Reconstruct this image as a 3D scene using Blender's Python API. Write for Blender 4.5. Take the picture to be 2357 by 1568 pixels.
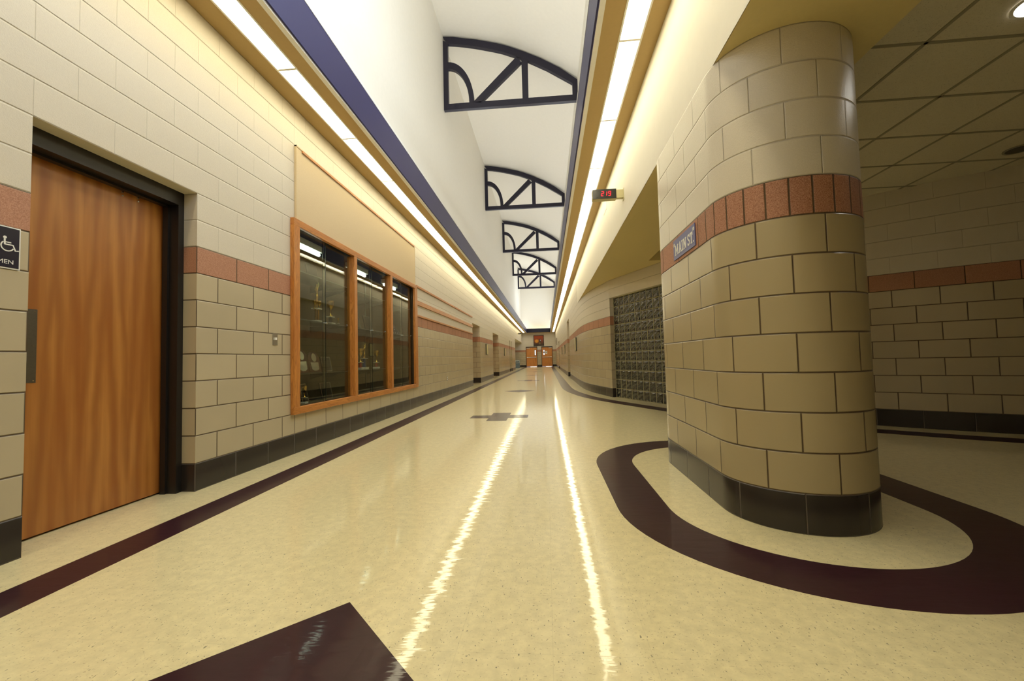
import bpy, bmesh, math, random
from mathutils import Vector, Matrix
random.seed(7)
for o in list(bpy.data.objects): bpy.data.objects.remove(o, do_unlink=True)
SC = bpy.context.scene
COL = SC.collection
PI = math.pi
C = .2032                                   # one block course
XL, XR, YE, YS = -2.608, 1.04, 45.0, -6.0   # corridor walls, end wall, wall behind the camera
ZS = 18*C                                   # underside of the light troughs
ZR = 13*C                                   # underside of the bulkhead over the lobby
ZT = 2.83                                   # tile ceiling of the lobby
YA = 2.900

# ------------------------------------------------------------------ camera
F, YAW, PITCH, ROLL, H = 955.92, -.0815, .0441, -.0249, .920
def basis(yaw, pitch, roll):
    cy, sy, cp, sp = math.cos(yaw), math.sin(yaw), math.cos(pitch), math.sin(pitch)
    w = Vector((sy*cp, cy*cp, sp)); r = Vector((cy, -sy, 0)); u = r.cross(w)
    return math.cos(roll)*r+math.sin(roll)*u, -math.sin(roll)*r+math.cos(roll)*u, w
R_, U_, W_ = basis(YAW, PITCH, ROLL)
cam = bpy.data.cameras.new('camera'); cam_o = bpy.data.objects.new('camera', cam); COL.objects.link(cam_o)
cam.sensor_fit = 'HORIZONTAL'; cam.sensor_width = 36; cam.lens = F/2357*36; cam.clip_end = 300; cam.clip_start = .02
m = Matrix.Identity(4)
for i in range(3):
    m[i][0] = R_[i]; m[i][1] = U_[i]; m[i][2] = -W_[i]
m[2][3] = H
cam_o.matrix_world = m
SC.camera = cam_o

# ------------------------------------------------------------------ world, exposure, light levels
wd = bpy.data.worlds.new('world'); SC.world = wd; wd.use_nodes = True
wd.node_tree.nodes['Background'].inputs[0].default_value = (.55, .7, 1, 1)
wd.node_tree.nodes['Background'].inputs[1].default_value = .3
SC.view_settings.view_transform = 'Standard'; SC.view_settings.look = 'None'
SC.view_settings.exposure = 0.0; SC.view_settings.gamma = 1
WARM = (1.0, .905, .60)
STRIP = 12.3       # luminance of the lens of a strip light
UP = 8.5          # watts per metre of the uplights standing on the troughs
DAY = 5.6         # luminance of the sky seen in the high windows
DOWN = 3.6         # watts of the lobby downlight
CASE = 9.0        # luminance of the tubes in the display case
def area(name, loc, sx, sy, power, col, rot=(0, 0, 0)):
    l = bpy.data.lights.new(name, 'AREA'); l.shape = 'RECTANGLE'; l.size = sx; l.size_y = sy
    l.energy = power; l.color = col
    o = bpy.data.objects.new(name, l); COL.objects.link(o); o.location = loc; o.rotation_euler = rot
    return o
for side, x in (('left', -2.40), ('right', .83)):          # fluorescent uplights hidden on top of each trough
    for k in range(5):
        y0 = -5+k*10; area('uplight_'+side, (x, y0+5, 3.98), .12, 9.9, UP*9.9, (.88, .94, 1), (PI, 0, 0))
area('uplight_end', (-.78, 44.75, 3.98), 2.2, .1, UP*1.1, (1, .84, .52), (PI, 0, 0))

# ------------------------------------------------------------------ materials
def lin(c):
    return tuple(((v/255)/12.92 if v/255 <= .04045 else ((v/255+.055)/1.055)**2.4) for v in c)
class NT:
    def __init__(s, name):
        s.m = bpy.data.materials.new(name); s.m.use_nodes = True; s.t = s.m.node_tree; s.t.nodes.clear()
        s.out = s.t.nodes.new('ShaderNodeOutputMaterial')
    def n(s, typ, **kw):
        nd = s.t.nodes.new(typ)
        for k, v in kw.items(): setattr(nd, k, v)
        return nd
    def link(s, a, b): s.t.links.new(a, b)
    def put(s, sock, v):
        if hasattr(v, 'is_linked') or hasattr(v, 'links'): s.link(v, sock)
        elif v is not None:
            if isinstance(v, (tuple, list)) and len(v) == 3 and sock.type == 'RGBA': v = (*v, 1)
            sock.default_value = v
    def math(s, op, a, b=None, c=None, clamp=False):
        nd = s.n('ShaderNodeMath', operation=op, use_clamp=clamp)
        s.put(nd.inputs[0], a)
        if b is not None: s.put(nd.inputs[1], b)
        if c is not None: s.put(nd.inputs[2], c)
        return nd.outputs[0]
    def mix(s, f, a, b, typ='MIX'):
        nd = s.n('ShaderNodeMix', data_type='RGBA', blend_type=typ)
        s.put(nd.inputs[0], f); s.put(nd.inputs[6], a); s.put(nd.inputs[7], b)
        return nd.outputs[2]
    def ramp(s, x, a, b, lo=0., hi=1.):
        nd = s.n('ShaderNodeMapRange'); nd.clamp = True
        s.put(nd.inputs[0], x); nd.inputs[1].default_value = a; nd.inputs[2].default_value = b
        nd.inputs[3].default_value = lo; nd.inputs[4].default_value = hi
        return nd.outputs[0]
    def noise(s, vec, scale, detail=2, rough=.5, dist=0.):
        nd = s.n('ShaderNodeTexNoise'); s.put(nd.inputs['Vector'], vec)
        nd.inputs['Scale'].default_value = scale; nd.inputs['Detail'].default_value = detail
        nd.inputs['Roughness'].default_value = rough; nd.inputs['Distortion'].default_value = dist
        return nd.outputs[0]
    def pos(s, scale=(1, 1, 1), src='Object', loc=(0, 0, 0)):
        tc = s.n('ShaderNodeTexCoord'); mp = s.n('ShaderNodeMapping')
        s.link(tc.outputs[src], mp.inputs[0]); mp.inputs['Scale'].default_value = scale; mp.inputs['Location'].default_value = loc
        return mp.outputs[0]
    def xyz(s, vec):
        nd = s.n('ShaderNodeSeparateXYZ'); s.link(vec, nd.inputs[0]); return nd.outputs
    def bump(s, h, strength=.3, dist=.01, normal=None):
        nd = s.n('ShaderNodeBump'); s.put(nd.inputs['Height'], h)
        nd.inputs['Strength'].default_value = strength; nd.inputs['Distance'].default_value = dist
        if normal is not None: s.link(normal, nd.inputs['Normal'])
        return nd.outputs[0]
    def principled(s, col, rough=.5, metal=0., normal=None, spec=.5, coat=0., coat_rough=.05, trans=0., emit=None, estr=0.):
        p = s.n('ShaderNodeBsdfPrincipled')
        s.put(p.inputs['Base Color'], col); s.put(p.inputs['Roughness'], rough); s.put(p.inputs['Metallic'], metal)
        s.put(p.inputs['Specular IOR Level'], spec); s.put(p.inputs['Coat Weight'], coat); s.put(p.inputs['Coat Roughness'], coat_rough)
        s.put(p.inputs['Transmission Weight'], trans)
        if normal is not None: s.link(normal, p.inputs['Normal'])
        if emit is not None: s.put(p.inputs['Emission Color'], emit); p.inputs['Emission Strength'].default_value = estr
        s.link(p.outputs[0], s.out.inputs[0]); return p
def plain(name, col, rough=.5, metal=0., spec=.5, noise=.05, nscale=30, coat=0., bump=0., emit=None, estr=0.):
    t = NT(name); v = t.pos(); n = t.noise(v, nscale, 3)
    c = lin(col); k = t.ramp(n, .25, .75, 1-noise, 1+noise)
    base = t.mix(1, c, k, 'MULTIPLY') if noise else c
    if noise:
        cc = t.n('ShaderNodeCombineColor'); [t.link(k, cc.inputs[i]) for i in range(3)]
        base = t.mix(1, c, cc.outputs[0], 'MULTIPLY')
    nm = t.bump(n, bump, .003) if bump else None
    t.principled(base, rough, metal, nm, spec, coat, .05, 0., emit and lin(emit), estr)
    return t.m
def emissive(name, col, strength):
    t = NT(name); e = t.n('ShaderNodeEmission'); e.inputs[0].default_value = (*col, 1); e.inputs[1].default_value = strength
    t.link(e.outputs[0], t.out.inputs[0]); return t.m

def cmu(name, low=(184, 170, 142), up=(206, 196, 178), band=(160, 106, 78), control=None, pillar=False):
    """Block wall: UV u in blocks, v in courses. Course 0 is the dark base, 1-7 glazed, 8 the red band, above that painted."""
    t = NT(name)
    uv = t.n('ShaderNodeUVMap', uv_map='UVMap'); s = t.n('ShaderNodeSeparateXYZ'); t.link(uv.outputs[0], s.inputs[0])
    u, v = s.outputs[0], s.outputs[1]
    row = t.math('FLOOR', v)
    odd = t.math('MODULO', row, 2.)
    isband = t.math('COMPARE', row, 8., .1)
    upper = t.math('GREATER_THAN', v, 9.); base = t.math('LESS_THAN', v, 1.)
    half = t.math('MULTIPLY', odd, .5)
    if pillar: half = t.math('SUBTRACT', .5, half)
    uu = t.math('ADD', u, half)
    def dist(x, w):
        f = t.math('FRACT', x); a = t.math('ABSOLUTE', t.math('SUBTRACT', f, .5)); return t.math('MULTIPLY', t.math('SUBTRACT', .5, a), w)
    du = dist(uu, 2*C)
    if pillar:
        d3 = dist(t.math('ADD', t.math('MULTIPLY', u, 3.), .5), .105)
        sel = t.math('MULTIPLY', isband, t.math('GREATER_THAN', u, -.3))
        du = t.math('ADD', t.math('MULTIPLY', du, t.math('SUBTRACT', 1., sel)), t.math('MULTIPLY', d3, sel))
    dv = dist(v, C)
    if control is not None:
        dc = t.math('MULTIPLY', t.math('ABSOLUTE', t.math('SUBTRACT', u, control)), 2*C)
        du = t.math('MINIMUM', du, dc)
    duv = t.math('ADD', du, t.math('MULTIPLY', upper, .0008 if pillar else .0036))
    d = t.math('MINIMUM', duv, dv)
    joint = t.ramp(d, .0030, .0052, 1, 0)
    height = t.ramp(d, .001, .0065)
    P = t.pos()
    nf = t.noise(P, 170, 3, .6); nm = t.noise(P, 2.5, 2); ng = t.noise(P, 190, 3, .75)
    cell = t.n('ShaderNodeTexWhiteNoise', noise_dimensions='2D'); cb = t.n('ShaderNodeCombineXYZ')
    t.link(t.math('FLOOR', uu), cb.inputs[0]); t.link(row, cb.inputs[1]); t.link(cb.outputs[0], cell.inputs[0])
    def scaled(c, k):
        cc = t.n('ShaderNodeCombineColor'); [t.link(k, cc.inputs[i]) for i in range(3)]
        return t.mix(1, c, cc.outputs[0], 'MULTIPLY')
    kc = t.math('ADD', t.ramp(cell.outputs[0], 0, 1, .955, 1.03), t.math('SUBTRACT', t.ramp(nm, .3, .7, -.02, .02), 0.))
    clow = scaled(lin(low), kc)
    cup = scaled(lin(up), t.math('ADD', t.ramp(nf, .3, .7, .97, 1.03), t.ramp(ng, .72, .8, 0., -.06)))
    cband = t.mix(t.ramp(ng, .35, .65), scaled(lin(band), .78 if False else t.ramp(cell.outputs[0], 0, 1, .82, 1.)), scaled(lin((196, 146, 118)), t.ramp(cell.outputs[0], 0, 1, .82, 1.)))
    cb0 = scaled(lin((44, 38, 36)), t.ramp(nm, .3, .7, .9, 1.1))
    col = t.mix(isband, clow, cband); col = t.mix(upper, col, cup); col = t.mix(base, col, cb0)
    jl = t.mix(base, lin((84, 66, 44)), lin((92, 82, 74)))
    ju = scaled(cup, .80 if False else t.ramp(nf, 0, 1, .78, .84))
    jc = t.mix(upper, jl, ju)
    col = t.mix(joint, col, jc)
    rough = t.mix(upper, (.26,)*3, (.42,)*3)
    rr = t.math('ADD', t.math('MULTIPLY', upper, .06 if pillar else .18), .24)
    rr = t.math('ADD', rr, t.math('MULTIPLY', isband, .35))
    rr = t.math('ADD', rr, t.math('MULTIPLY', joint, .25), clamp=True)
    hh = t.math('ADD', height, t.math('MULTIPLY', t.math('MULTIPLY', nf, upper), .26))
    nr = t.bump(hh, .75, .006)
    t.principled(col, rr, 0, nr, .5)
    return t.m

M = {}
M['cmu'] = cmu('block_wall')
M['cmu_left'] = cmu('block_wall_left', control=3.0)
M['cmu_pillar'] = cmu('block_pillar', low=(170, 154, 120), band=(140, 84, 56), pillar=True)
M['paint'] = plain('cream_paint', (216, 206, 180), .5, noise=.02, nscale=60, bump=.05)
M['white'] = plain('white_plaster', (232, 226, 212), .6, noise=.015, nscale=12, bump=.02)
M['soffit'] = plain('tan_soffit_paint', (186, 158, 104), .6, noise=.02, nscale=40)
M['bulk'] = plain('bulkhead_paint', (214, 196, 140), .6, noise=.02, nscale=40)
M['lip'] = plain('pale_trim', (240, 238, 234), .45, noise=.02)
M['blue'] = plain('blue_fascia', (46, 44, 98), .38, .25, noise=.03, nscale=200)
M['navy'] = plain('navy_steel', (17, 13, 38), .4, .0, noise=.03)
M['frame'] = plain('black_frame', (30, 27, 26), .35, noise=.05)
M['chrome'] = plain('chrome', (220, 220, 215), .15, 1., noise=0)
M['steel'] = plain('brushed_steel', (120, 116, 108), .38, 1., noise=.06, nscale=80)
M['gold'] = plain('gold_plastic', (214, 170, 80), .18, 1., noise=.03)
M['silver'] = plain('silver_plate', (200, 198, 190), .25, .9, noise=.03)
M['marble'] = plain('white_marble', (214, 208, 198), .25, noise=.08, nscale=60)
M['dark'] = plain('dark_lacquer', (34, 26, 24), .25, noise=.05)
M['plaque'] = plain('walnut_plaque', (74, 36, 24), .3, noise=.2, nscale=40)
M['redcol'] = plain('red_column', (150, 30, 26), .25, noise=.12, nscale=60)
M['bluecol'] = plain('blue_column', (40, 66, 120), .25, noise=.12, nscale=60)
M['caseback'] = plain('case_back_cloth', (84, 62, 38), .85, noise=.08, nscale=120)
M['casedark'] = plain('case_floor', (34, 28, 22), .6, noise=.05)
M['tack'] = plain('tan_tack_fabric', (206, 184, 148), .9, noise=.05, nscale=150, bump=.3)
M['flag'] = plain('navy_flag_cloth', (30, 38, 76), .8, noise=.05)
M['paper'] = plain('white_print', (228, 226, 220), .6, noise=.02)
M['signblue'] = plain('sign_blue', (84, 84, 140), .35, noise=.02)
M['signnavy'] = plain('sign_navy', (24, 20, 40), .35, noise=.02)
M['bin'] = plain('grey_bin_plastic', (70, 84, 92), .4, noise=.04)
M['binlid'] = plain('grey_bin_lid', (130, 140, 140), .4, noise=.04)
M['beige'] = plain('beige_plastic', (206, 196, 150), .4, noise=.02)
M['mortar'] = plain('pale_mortar', (176, 166, 128), .7, noise=.05)
M['black'] = plain('black_plastic', (14, 14, 15), .2, noise=.0)
M['lens'] = emissive('strip_lens', WARM, STRIP)
M['tube'] = emissive('case_tube', (.86, 1, .86), CASE)
M['sky'] = emissive('window_sky', (.80, .90, 1), DAY)
M['sky_end'] = emissive('window_sky_far', (.84, .92, 1), DAY*.6)
M['down'] = emissive('downlight_lamp', (1, .97, .9), 32.)
M['led'] = emissive('red_digits', (1, .02, .03), 3.5)
M['door_glow'] = emissive('daylit_pane', (1, .97, .9), 1.6)

def wood(name, a, b, c, stretch=(9, 9, .55), rough=.35, fig=.6, coat=.3):
    t = NT(name); v = t.pos(stretch)
    n1 = t.noise(v, 1.6, 3, .5, 1.2); n2 = t.noise(t.pos(tuple(x*7 for x in stretch)), 3., 4, .6)
    w = t.math('FRACT', t.math('MULTIPLY', n1, 5.)); w = t.math('ABSOLUTE', t.math('SUBTRACT', w, .5))
    k = t.math('ADD', t.math('MULTIPLY', t.ramp(w, .0, .5), fig), t.math('MULTIPLY', t.ramp(n2, .3, .7), .45))
    col = t.mix(t.ramp(k, .1, .6), lin(a), lin(b)); col = t.mix(t.ramp(n1, .50, .72), col, lin(c))
    t.principled(col, rough, 0, t.bump(n2, .08, .002), .5, coat, .12)
    return t.m
M['oak'] = wood('oak_trim', (152, 92, 36), (196, 128, 58), (168, 100, 42), (14, 1.2, 14), .4, coat=.08)
M['oakv'] = wood('oak_upright', (152, 92, 36), (196, 128, 58), (168, 100, 42), (14, 14, 1.2), .4, coat=.08)
def veneer():
    t = NT('birch_veneer')
    P = t.xyz(t.pos()); y, z = P[1], P[2]
    # book-matched leaves, a cathedral figure running down each seam
    leaf = t.math('DIVIDE', t.math('ADD', y, .07), .29); cell = t.math('FLOOR', leaf)
    f = t.math('ABSOLUTE', t.math('SUBTRACT', t.math('FRACT', leaf), .5))             # 0 in the middle of a leaf, .5 on the seam
    wob = t.noise(t.pos((1, 5, 1.3)), 1.7, 2, .5)
    arch = t.math('ADD', t.math('MULTIPLY', t.math('POWER', f, 1.1), 3.4), t.math('MULTIPLY', z, .55))
    arch = t.math('ADD', arch, t.math('MULTIPLY', wob, .8))
    w = t.math('ADD', .5, t.math('MULTIPLY', t.math('SINE', t.math('MULTIPLY', arch, 6.283)), .5))
    cb2 = t.n('ShaderNodeCombineXYZ'); t.link(t.math('MULTIPLY', y, 40.), cb2.inputs[0]); t.link(t.math('MULTIPLY', z, 1.3), cb2.inputs[1])
    g = t.noise(cb2.outputs[0], 2., 3, .6)
    cb3 = t.n('ShaderNodeCombineXYZ'); t.link(t.math('MULTIPLY', y, 9.), cb3.inputs[0]); t.link(t.math('MULTIPLY', z, .5), cb3.inputs[1])
    big = t.noise(cb3.outputs[0], 1.3, 2, .5)
    col = t.mix(t.math('MULTIPLY', w, .62), lin((184, 124, 58)), lin((136, 76, 30)))
    col = t.mix(t.ramp(g, .35, .7, 0, .22), col, lin((140, 80, 34)))
    col = t.mix(t.ramp(big, .42, .62, 0, .6), col, lin((150, 86, 34)))
    t.principled(col, .36, 0, t.bump(g, .04, .002), .5, .15, .15)
    return t.m
M['veneer'] = veneer()
M['doorwood'] = wood('far_door_wood', (196, 122, 52), (214, 142, 66), (190, 116, 48), (6, 6, .8), fig=.3)

def floor_mat(name, base, chipc, chip=True):
    t = NT(name)
    P = t.pos()
    x, y, z = t.xyz(P)[0:3]
    def dist(a, off):
        f = t.math('FRACT', t.math('DIVIDE', t.math('ADD', a, off), .3048)); return t.math('MULTIPLY', t.math('SUBTRACT', .5, t.math('ABSOLUTE', t.math('SUBTRACT', f, .5))), .3048)
    d = t.math('MINIMUM', dist(x, .92+.3048*10), dist(y, -6.21+.3048*60))
    seam = t.ramp(d, .0004, .0016, 1, 0)
    mott = t.noise(P, 22, 4, .65); big = t.noise(P, 1.2, 2)
    ch = t.noise(t.pos((1.8, .9, 1)), 78, 1.5, .5, .3); ch2 = t.noise(t.pos((.8, 1.9, 1), loc=(3, 7, 0)), 95, 1.2, .5, .3)
    c = lin(base)
    col = t.mix(t.ramp(mott, .35, .65, 0, 1), tuple(v*.90 for v in c), tuple(min(v*1.07, 1) for v in c))
    col = t.mix(t.ramp(big, .3, .7, 0, .25), col, tuple(v*k for v, k in zip(c, (.97, .93, .82))))
    if chip:
        col = t.mix(t.ramp(ch, .675, .73, 0, .75), col, lin(chipc)); col = t.mix(t.ramp(ch2, .67, .72, 0, .5), col, lin((150, 120, 90)))
    col = t.mix(t.math('MULTIPLY', seam, .16 if chip else .1), col, tuple(v*.45 for v in c))
    # wax: long ripples from the buffer, felt only in the reflections
    r1 = t.noise(t.pos((2.2, 7.5, 1)), 2.0, 3, .55); r2 = t.noise(t.pos((1, 1.6, 1)), 24, 2, .5)
    h = t.math('ADD', t.math('MULTIPLY', r1, .8), t.math('MULTIPLY', r2, .05)); h = t.math('SUBTRACT', h, t.math('MULTIPLY', seam, .03))
    nr = t.bump(h, .115, .012)
    p = t.principled(col, .34, 0, nr, .3 if chip else .12, .72 if chip else .34, .055)
    t.link(nr, p.inputs['Coat Normal']); p.inputs['Coat IOR'].default_value = 1.5
    return t.m
M['floor'] = floor_mat('vinyl_tile', (226, 214, 172), (90, 86, 78))
M['stripe'] = floor_mat('plum_vinyl_tile', (54, 30, 38), (90, 60, 60), chip=False)

def tile_ceiling():
    t = NT('acoustic_tile'); P = t.pos(); n = t.noise(P, 130, 2, .6); n2 = t.noise(P, 40, 2)
    col = t.mix(t.ramp(n, .62, .70, 0, .6), lin((216, 208, 186)), lin((120, 112, 92)))
    col = t.mix(t.ramp(n2, .4, .6, 0, .12), col, lin((190, 182, 158)))
    t.principled(col, .85, 0, t.bump(n, .3, .002)); return t.m
M['tile'] = tile_ceiling()
M['grid'] = plain('ceiling_grid_metal', (150, 144, 124), .5, noise=.02)
def glass(name, tint=(.86, .9, .86), ior=1.5):
    t = NT(name); f = t.n('ShaderNodeFresnel'); gm = t.n('ShaderNodeNewGeometry')
    t.link(t.math('ADD', t.math('MULTIPLY', gm.outputs['Backfacing'], 1/ior-ior), ior), f.inputs[0])      # thin pane: the same on both faces
    tr = t.n('ShaderNodeBsdfTransparent'); tr.inputs[0].default_value = (*tint, 1)
    gl = t.n('ShaderNodeBsdfGlossy'); gl.inputs['Roughness'].default_value = 0.0
    mx = t.n('ShaderNodeMixShader'); t.link(f.outputs[0], mx.inputs[0]); t.link(tr.outputs[0], mx.inputs[1]); t.link(gl.outputs[0], mx.inputs[2])
    t.link(mx.outputs[0], t.out.inputs[0]); return t.m
M['glass'] = glass('case_glass', (.84, .87, .82), 1.5)
M['shelf'] = glass('shelf_glass', (.80, .92, .86))
M['glassedge'] = plain('glass_edge', (20, 34, 30), .15, noise=0)
def block_glass():
    t = NT('wavy_glass'); P = t.pos()
    n = t.noise(P, 22, 1.5, .4, .8)
    nr = t.bump(n, .5, .02)
    t.principled(lin((34, 39, 40)), .05, 0, nr, 1., .8, .02, .15); return t.m
M['gblock'] = block_glass()
def art():
    t = NT('orange_art_print'); P = t.xyz(t.pos()); x, z = P[0], P[2]      # object origin at the middle of the print
    n = t.noise(t.pos((3, 1, 3)), 1.6, 4, .6)
    col = t.mix(t.ramp(t.math('ADD', z, t.math('MULTIPLY', n, .3)), -.25, .55), lin((60, 34, 12)), lin((176, 72, 16)))
    def blob(cx, cz, rx, rz, a, b):
        dx = t.math('DIVIDE', t.math('SUBTRACT', x, cx), rx); dz = t.math('DIVIDE', t.math('SUBTRACT', z, cz), rz)
        r = t.math('ADD', t.math('ADD', t.math('MULTIPLY', dx, dx), t.math('MULTIPLY', dz, dz)), t.math('MULTIPLY', n, .5))
        return t.ramp(r, a, b, 1, 0)
    col = t.mix(blob(-.22, -.05, .22, .2, .6, 1.5), col, lin((222, 150, 40)))
    col = t.mix(blob(.14, -.02, .12, .22, .6, 1.3), col, lin((60, 52, 50)))
    col = t.mix(blob(.18, .03, .05, .06, .6, 1.3), col, lin((214, 206, 206)))
    col = t.mix(blob(.10, -.3, .12, .12, .7, 1.3), col, lin((110, 100, 50)))
    t.principled(col, .4); return t.m
M['art'] = art()

# ------------------------------------------------------------------ mesh helpers
def tag(o, label=None, cat=None, group=None, kind=None):
    if label: o['label'] = label
    if cat: o['category'] = cat
    if group: o['group'] = group
    if kind: o['kind'] = kind
    return o
def empty(name, loc, label=None, cat=None, group=None, kind=None):
    o = bpy.data.objects.new(name, None); COL.objects.link(o); o.location = loc; o.empty_display_size = .1
    return tag(o, label, cat, group, kind)
def obj(name, bm, mat, parent=None, smooth=False, origin=None, bevel=0, seg=2):
    """Links a bmesh given in world coordinates; its origin goes to ORIGIN, the parent's place, or stays at the world's."""
    me = bpy.data.meshes.new(name)
    base = Vector(origin) if origin is not None else (wloc(parent) if parent else Vector((0, 0, 0)))
    if base.length: bmesh.ops.translate(bm, verts=bm.verts, vec=-base)
    bmesh.ops.recalc_face_normals(bm, faces=bm.faces) if not bm.loops.layers.uv else None
    bm.to_mesh(me); bm.free()
    for mt in (mat if isinstance(mat, (list, tuple)) else [mat]): me.materials.append(M[mt] if isinstance(mt, str) else mt)
    if smooth:
        for p in me.polygons: p.use_smooth = True
    o = bpy.data.objects.new(name, me); COL.objects.link(o)
    if parent: o.parent = parent; o.location = base-wloc(parent)
    else: o.location = base
    if bevel:
        b = o.modifiers.new('bevel', 'BEVEL'); b.width = bevel; b.segments = seg; b.limit_method = 'ANGLE'
        for p in me.polygons: p.use_smooth = True
        w = o.modifiers.new('wn', 'WEIGHTED_NORMAL')
    return o
def wloc(o):
    v = Vector((0, 0, 0))
    while o is not None: v += o.location; o = o.parent
    return v
def NB(): return bmesh.new()
def box(bm, x0, x1, y0, y1, z0, z1):
    v = [bm.verts.new(p) for p in ((x0, y0, z0), (x1, y0, z0), (x1, y1, z0), (x0, y1, z0), (x0, y0, z1), (x1, y0, z1), (x1, y1, z1), (x0, y1, z1))]
    for f in ((0, 3, 2, 1), (4, 5, 6, 7), (0, 1, 5, 4), (1, 2, 6, 5), (2, 3, 7, 6), (3, 0, 4, 7)): bm.faces.new([v[i] for i in f])
    return bm
def B(x0, x1, y0, y1, z0, z1): return box(NB(), x0, x1, y0, y1, z0, z1)
def poly(bm, pts, ax, a, b):
    """Extrudes a closed outline; AX is the axis it is extruded along from A to B."""
    def P(p, h):
        q = list(p); q.insert(ax, h); return bm.verts.new(q)
    A = [P(p, a) for p in pts]; Bv = [P(p, b) for p in pts]; n = len(pts)
    bm.faces.new(A); bm.faces.new(Bv[::-1])
    for i in range(n): bm.faces.new((A[i], Bv[i], Bv[(i+1) % n], A[(i+1) % n]))
    return bm
def strip(bm, inner, outer, ax, a, b):
    """A solid ribbon between two open lines."""
    return poly(bm, list(inner)+list(outer)[::-1], ax, a, b) if len(inner) == 2 else ribbon(bm, inner, outer, ax, a, b)
def ribbon(bm, inner, outer, ax, a, b, closed=False):
    def P(p, h):
        q = list(p); q.insert(ax, h); return bm.verts.new(q)
    L = [[P(p, h) for p in line] for line in (inner, outer) for h in (a, b)]
    ia, ib, oa, ob = L; n = len(inner)
    for i in range(n if closed else n-1):
        j = (i+1) % n
        for q in ((ia[i], ia[j], oa[j], oa[i]), (ib[i], ob[i], ob[j], ib[j]), (ia[i], ib[i], ib[j], ia[j]), (oa[i], oa[j], ob[j], ob[i])): bm.faces.new(q)
    if not closed:
        bm.faces.new((ia[0], oa[0], ob[0], ib[0])); bm.faces.new((ia[-1], ib[-1], ob[-1], oa[-1]))
    return bm
def lathe(bm, prof, cx, cy, z0, n=16, k=1.):
    rings = []
    for r, z in prof: rings.append([bm.verts.new((cx+r*k*math.cos(2*PI*i/n), cy+r*k*math.sin(2*PI*i/n), z0+z*k)) for i in range(n)])
    for a, b in zip(rings, rings[1:]):
        for i in range(n): bm.faces.new((a[i], a[(i+1) % n], b[(i+1) % n], b[i]))
    bm.faces.new(rings[0][::-1]); bm.faces.new(rings[-1]); return bm
def tube(bm, pts, rad, n=8):
    pts = [Vector(p) for p in pts]; rads = rad if isinstance(rad, (list, tuple)) else [rad]*len(pts); rings = []
    for i, p in enumerate(pts):
        d = (pts[min(i+1, len(pts)-1)]-pts[max(i-1, 0)]).normalized()
        a = d.cross(Vector((0, 0, 1)) if abs(d.z) < .9 else Vector((1, 0, 0))).normalized(); b = d.cross(a)
        rings.append([bm.verts.new(p+rads[i]*(math.cos(2*PI*k/n)*a+math.sin(2*PI*k/n)*b)) for k in range(n)])
    for a, b in zip(rings, rings[1:]):
        for k in range(n): bm.faces.new((a[k], a[(k+1) % n], b[(k+1) % n], b[k]))
    bm.faces.new(rings[0][::-1]); bm.faces.new(rings[-1]); return bm
def copy_tree(o, parent=None):
    c = o.copy(); COL.objects.link(c)
    if parent: c.parent = parent
    for ch in [x for x in COL.objects if x.parent == o]: copy_tree(ch, c)
    return c

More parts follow.
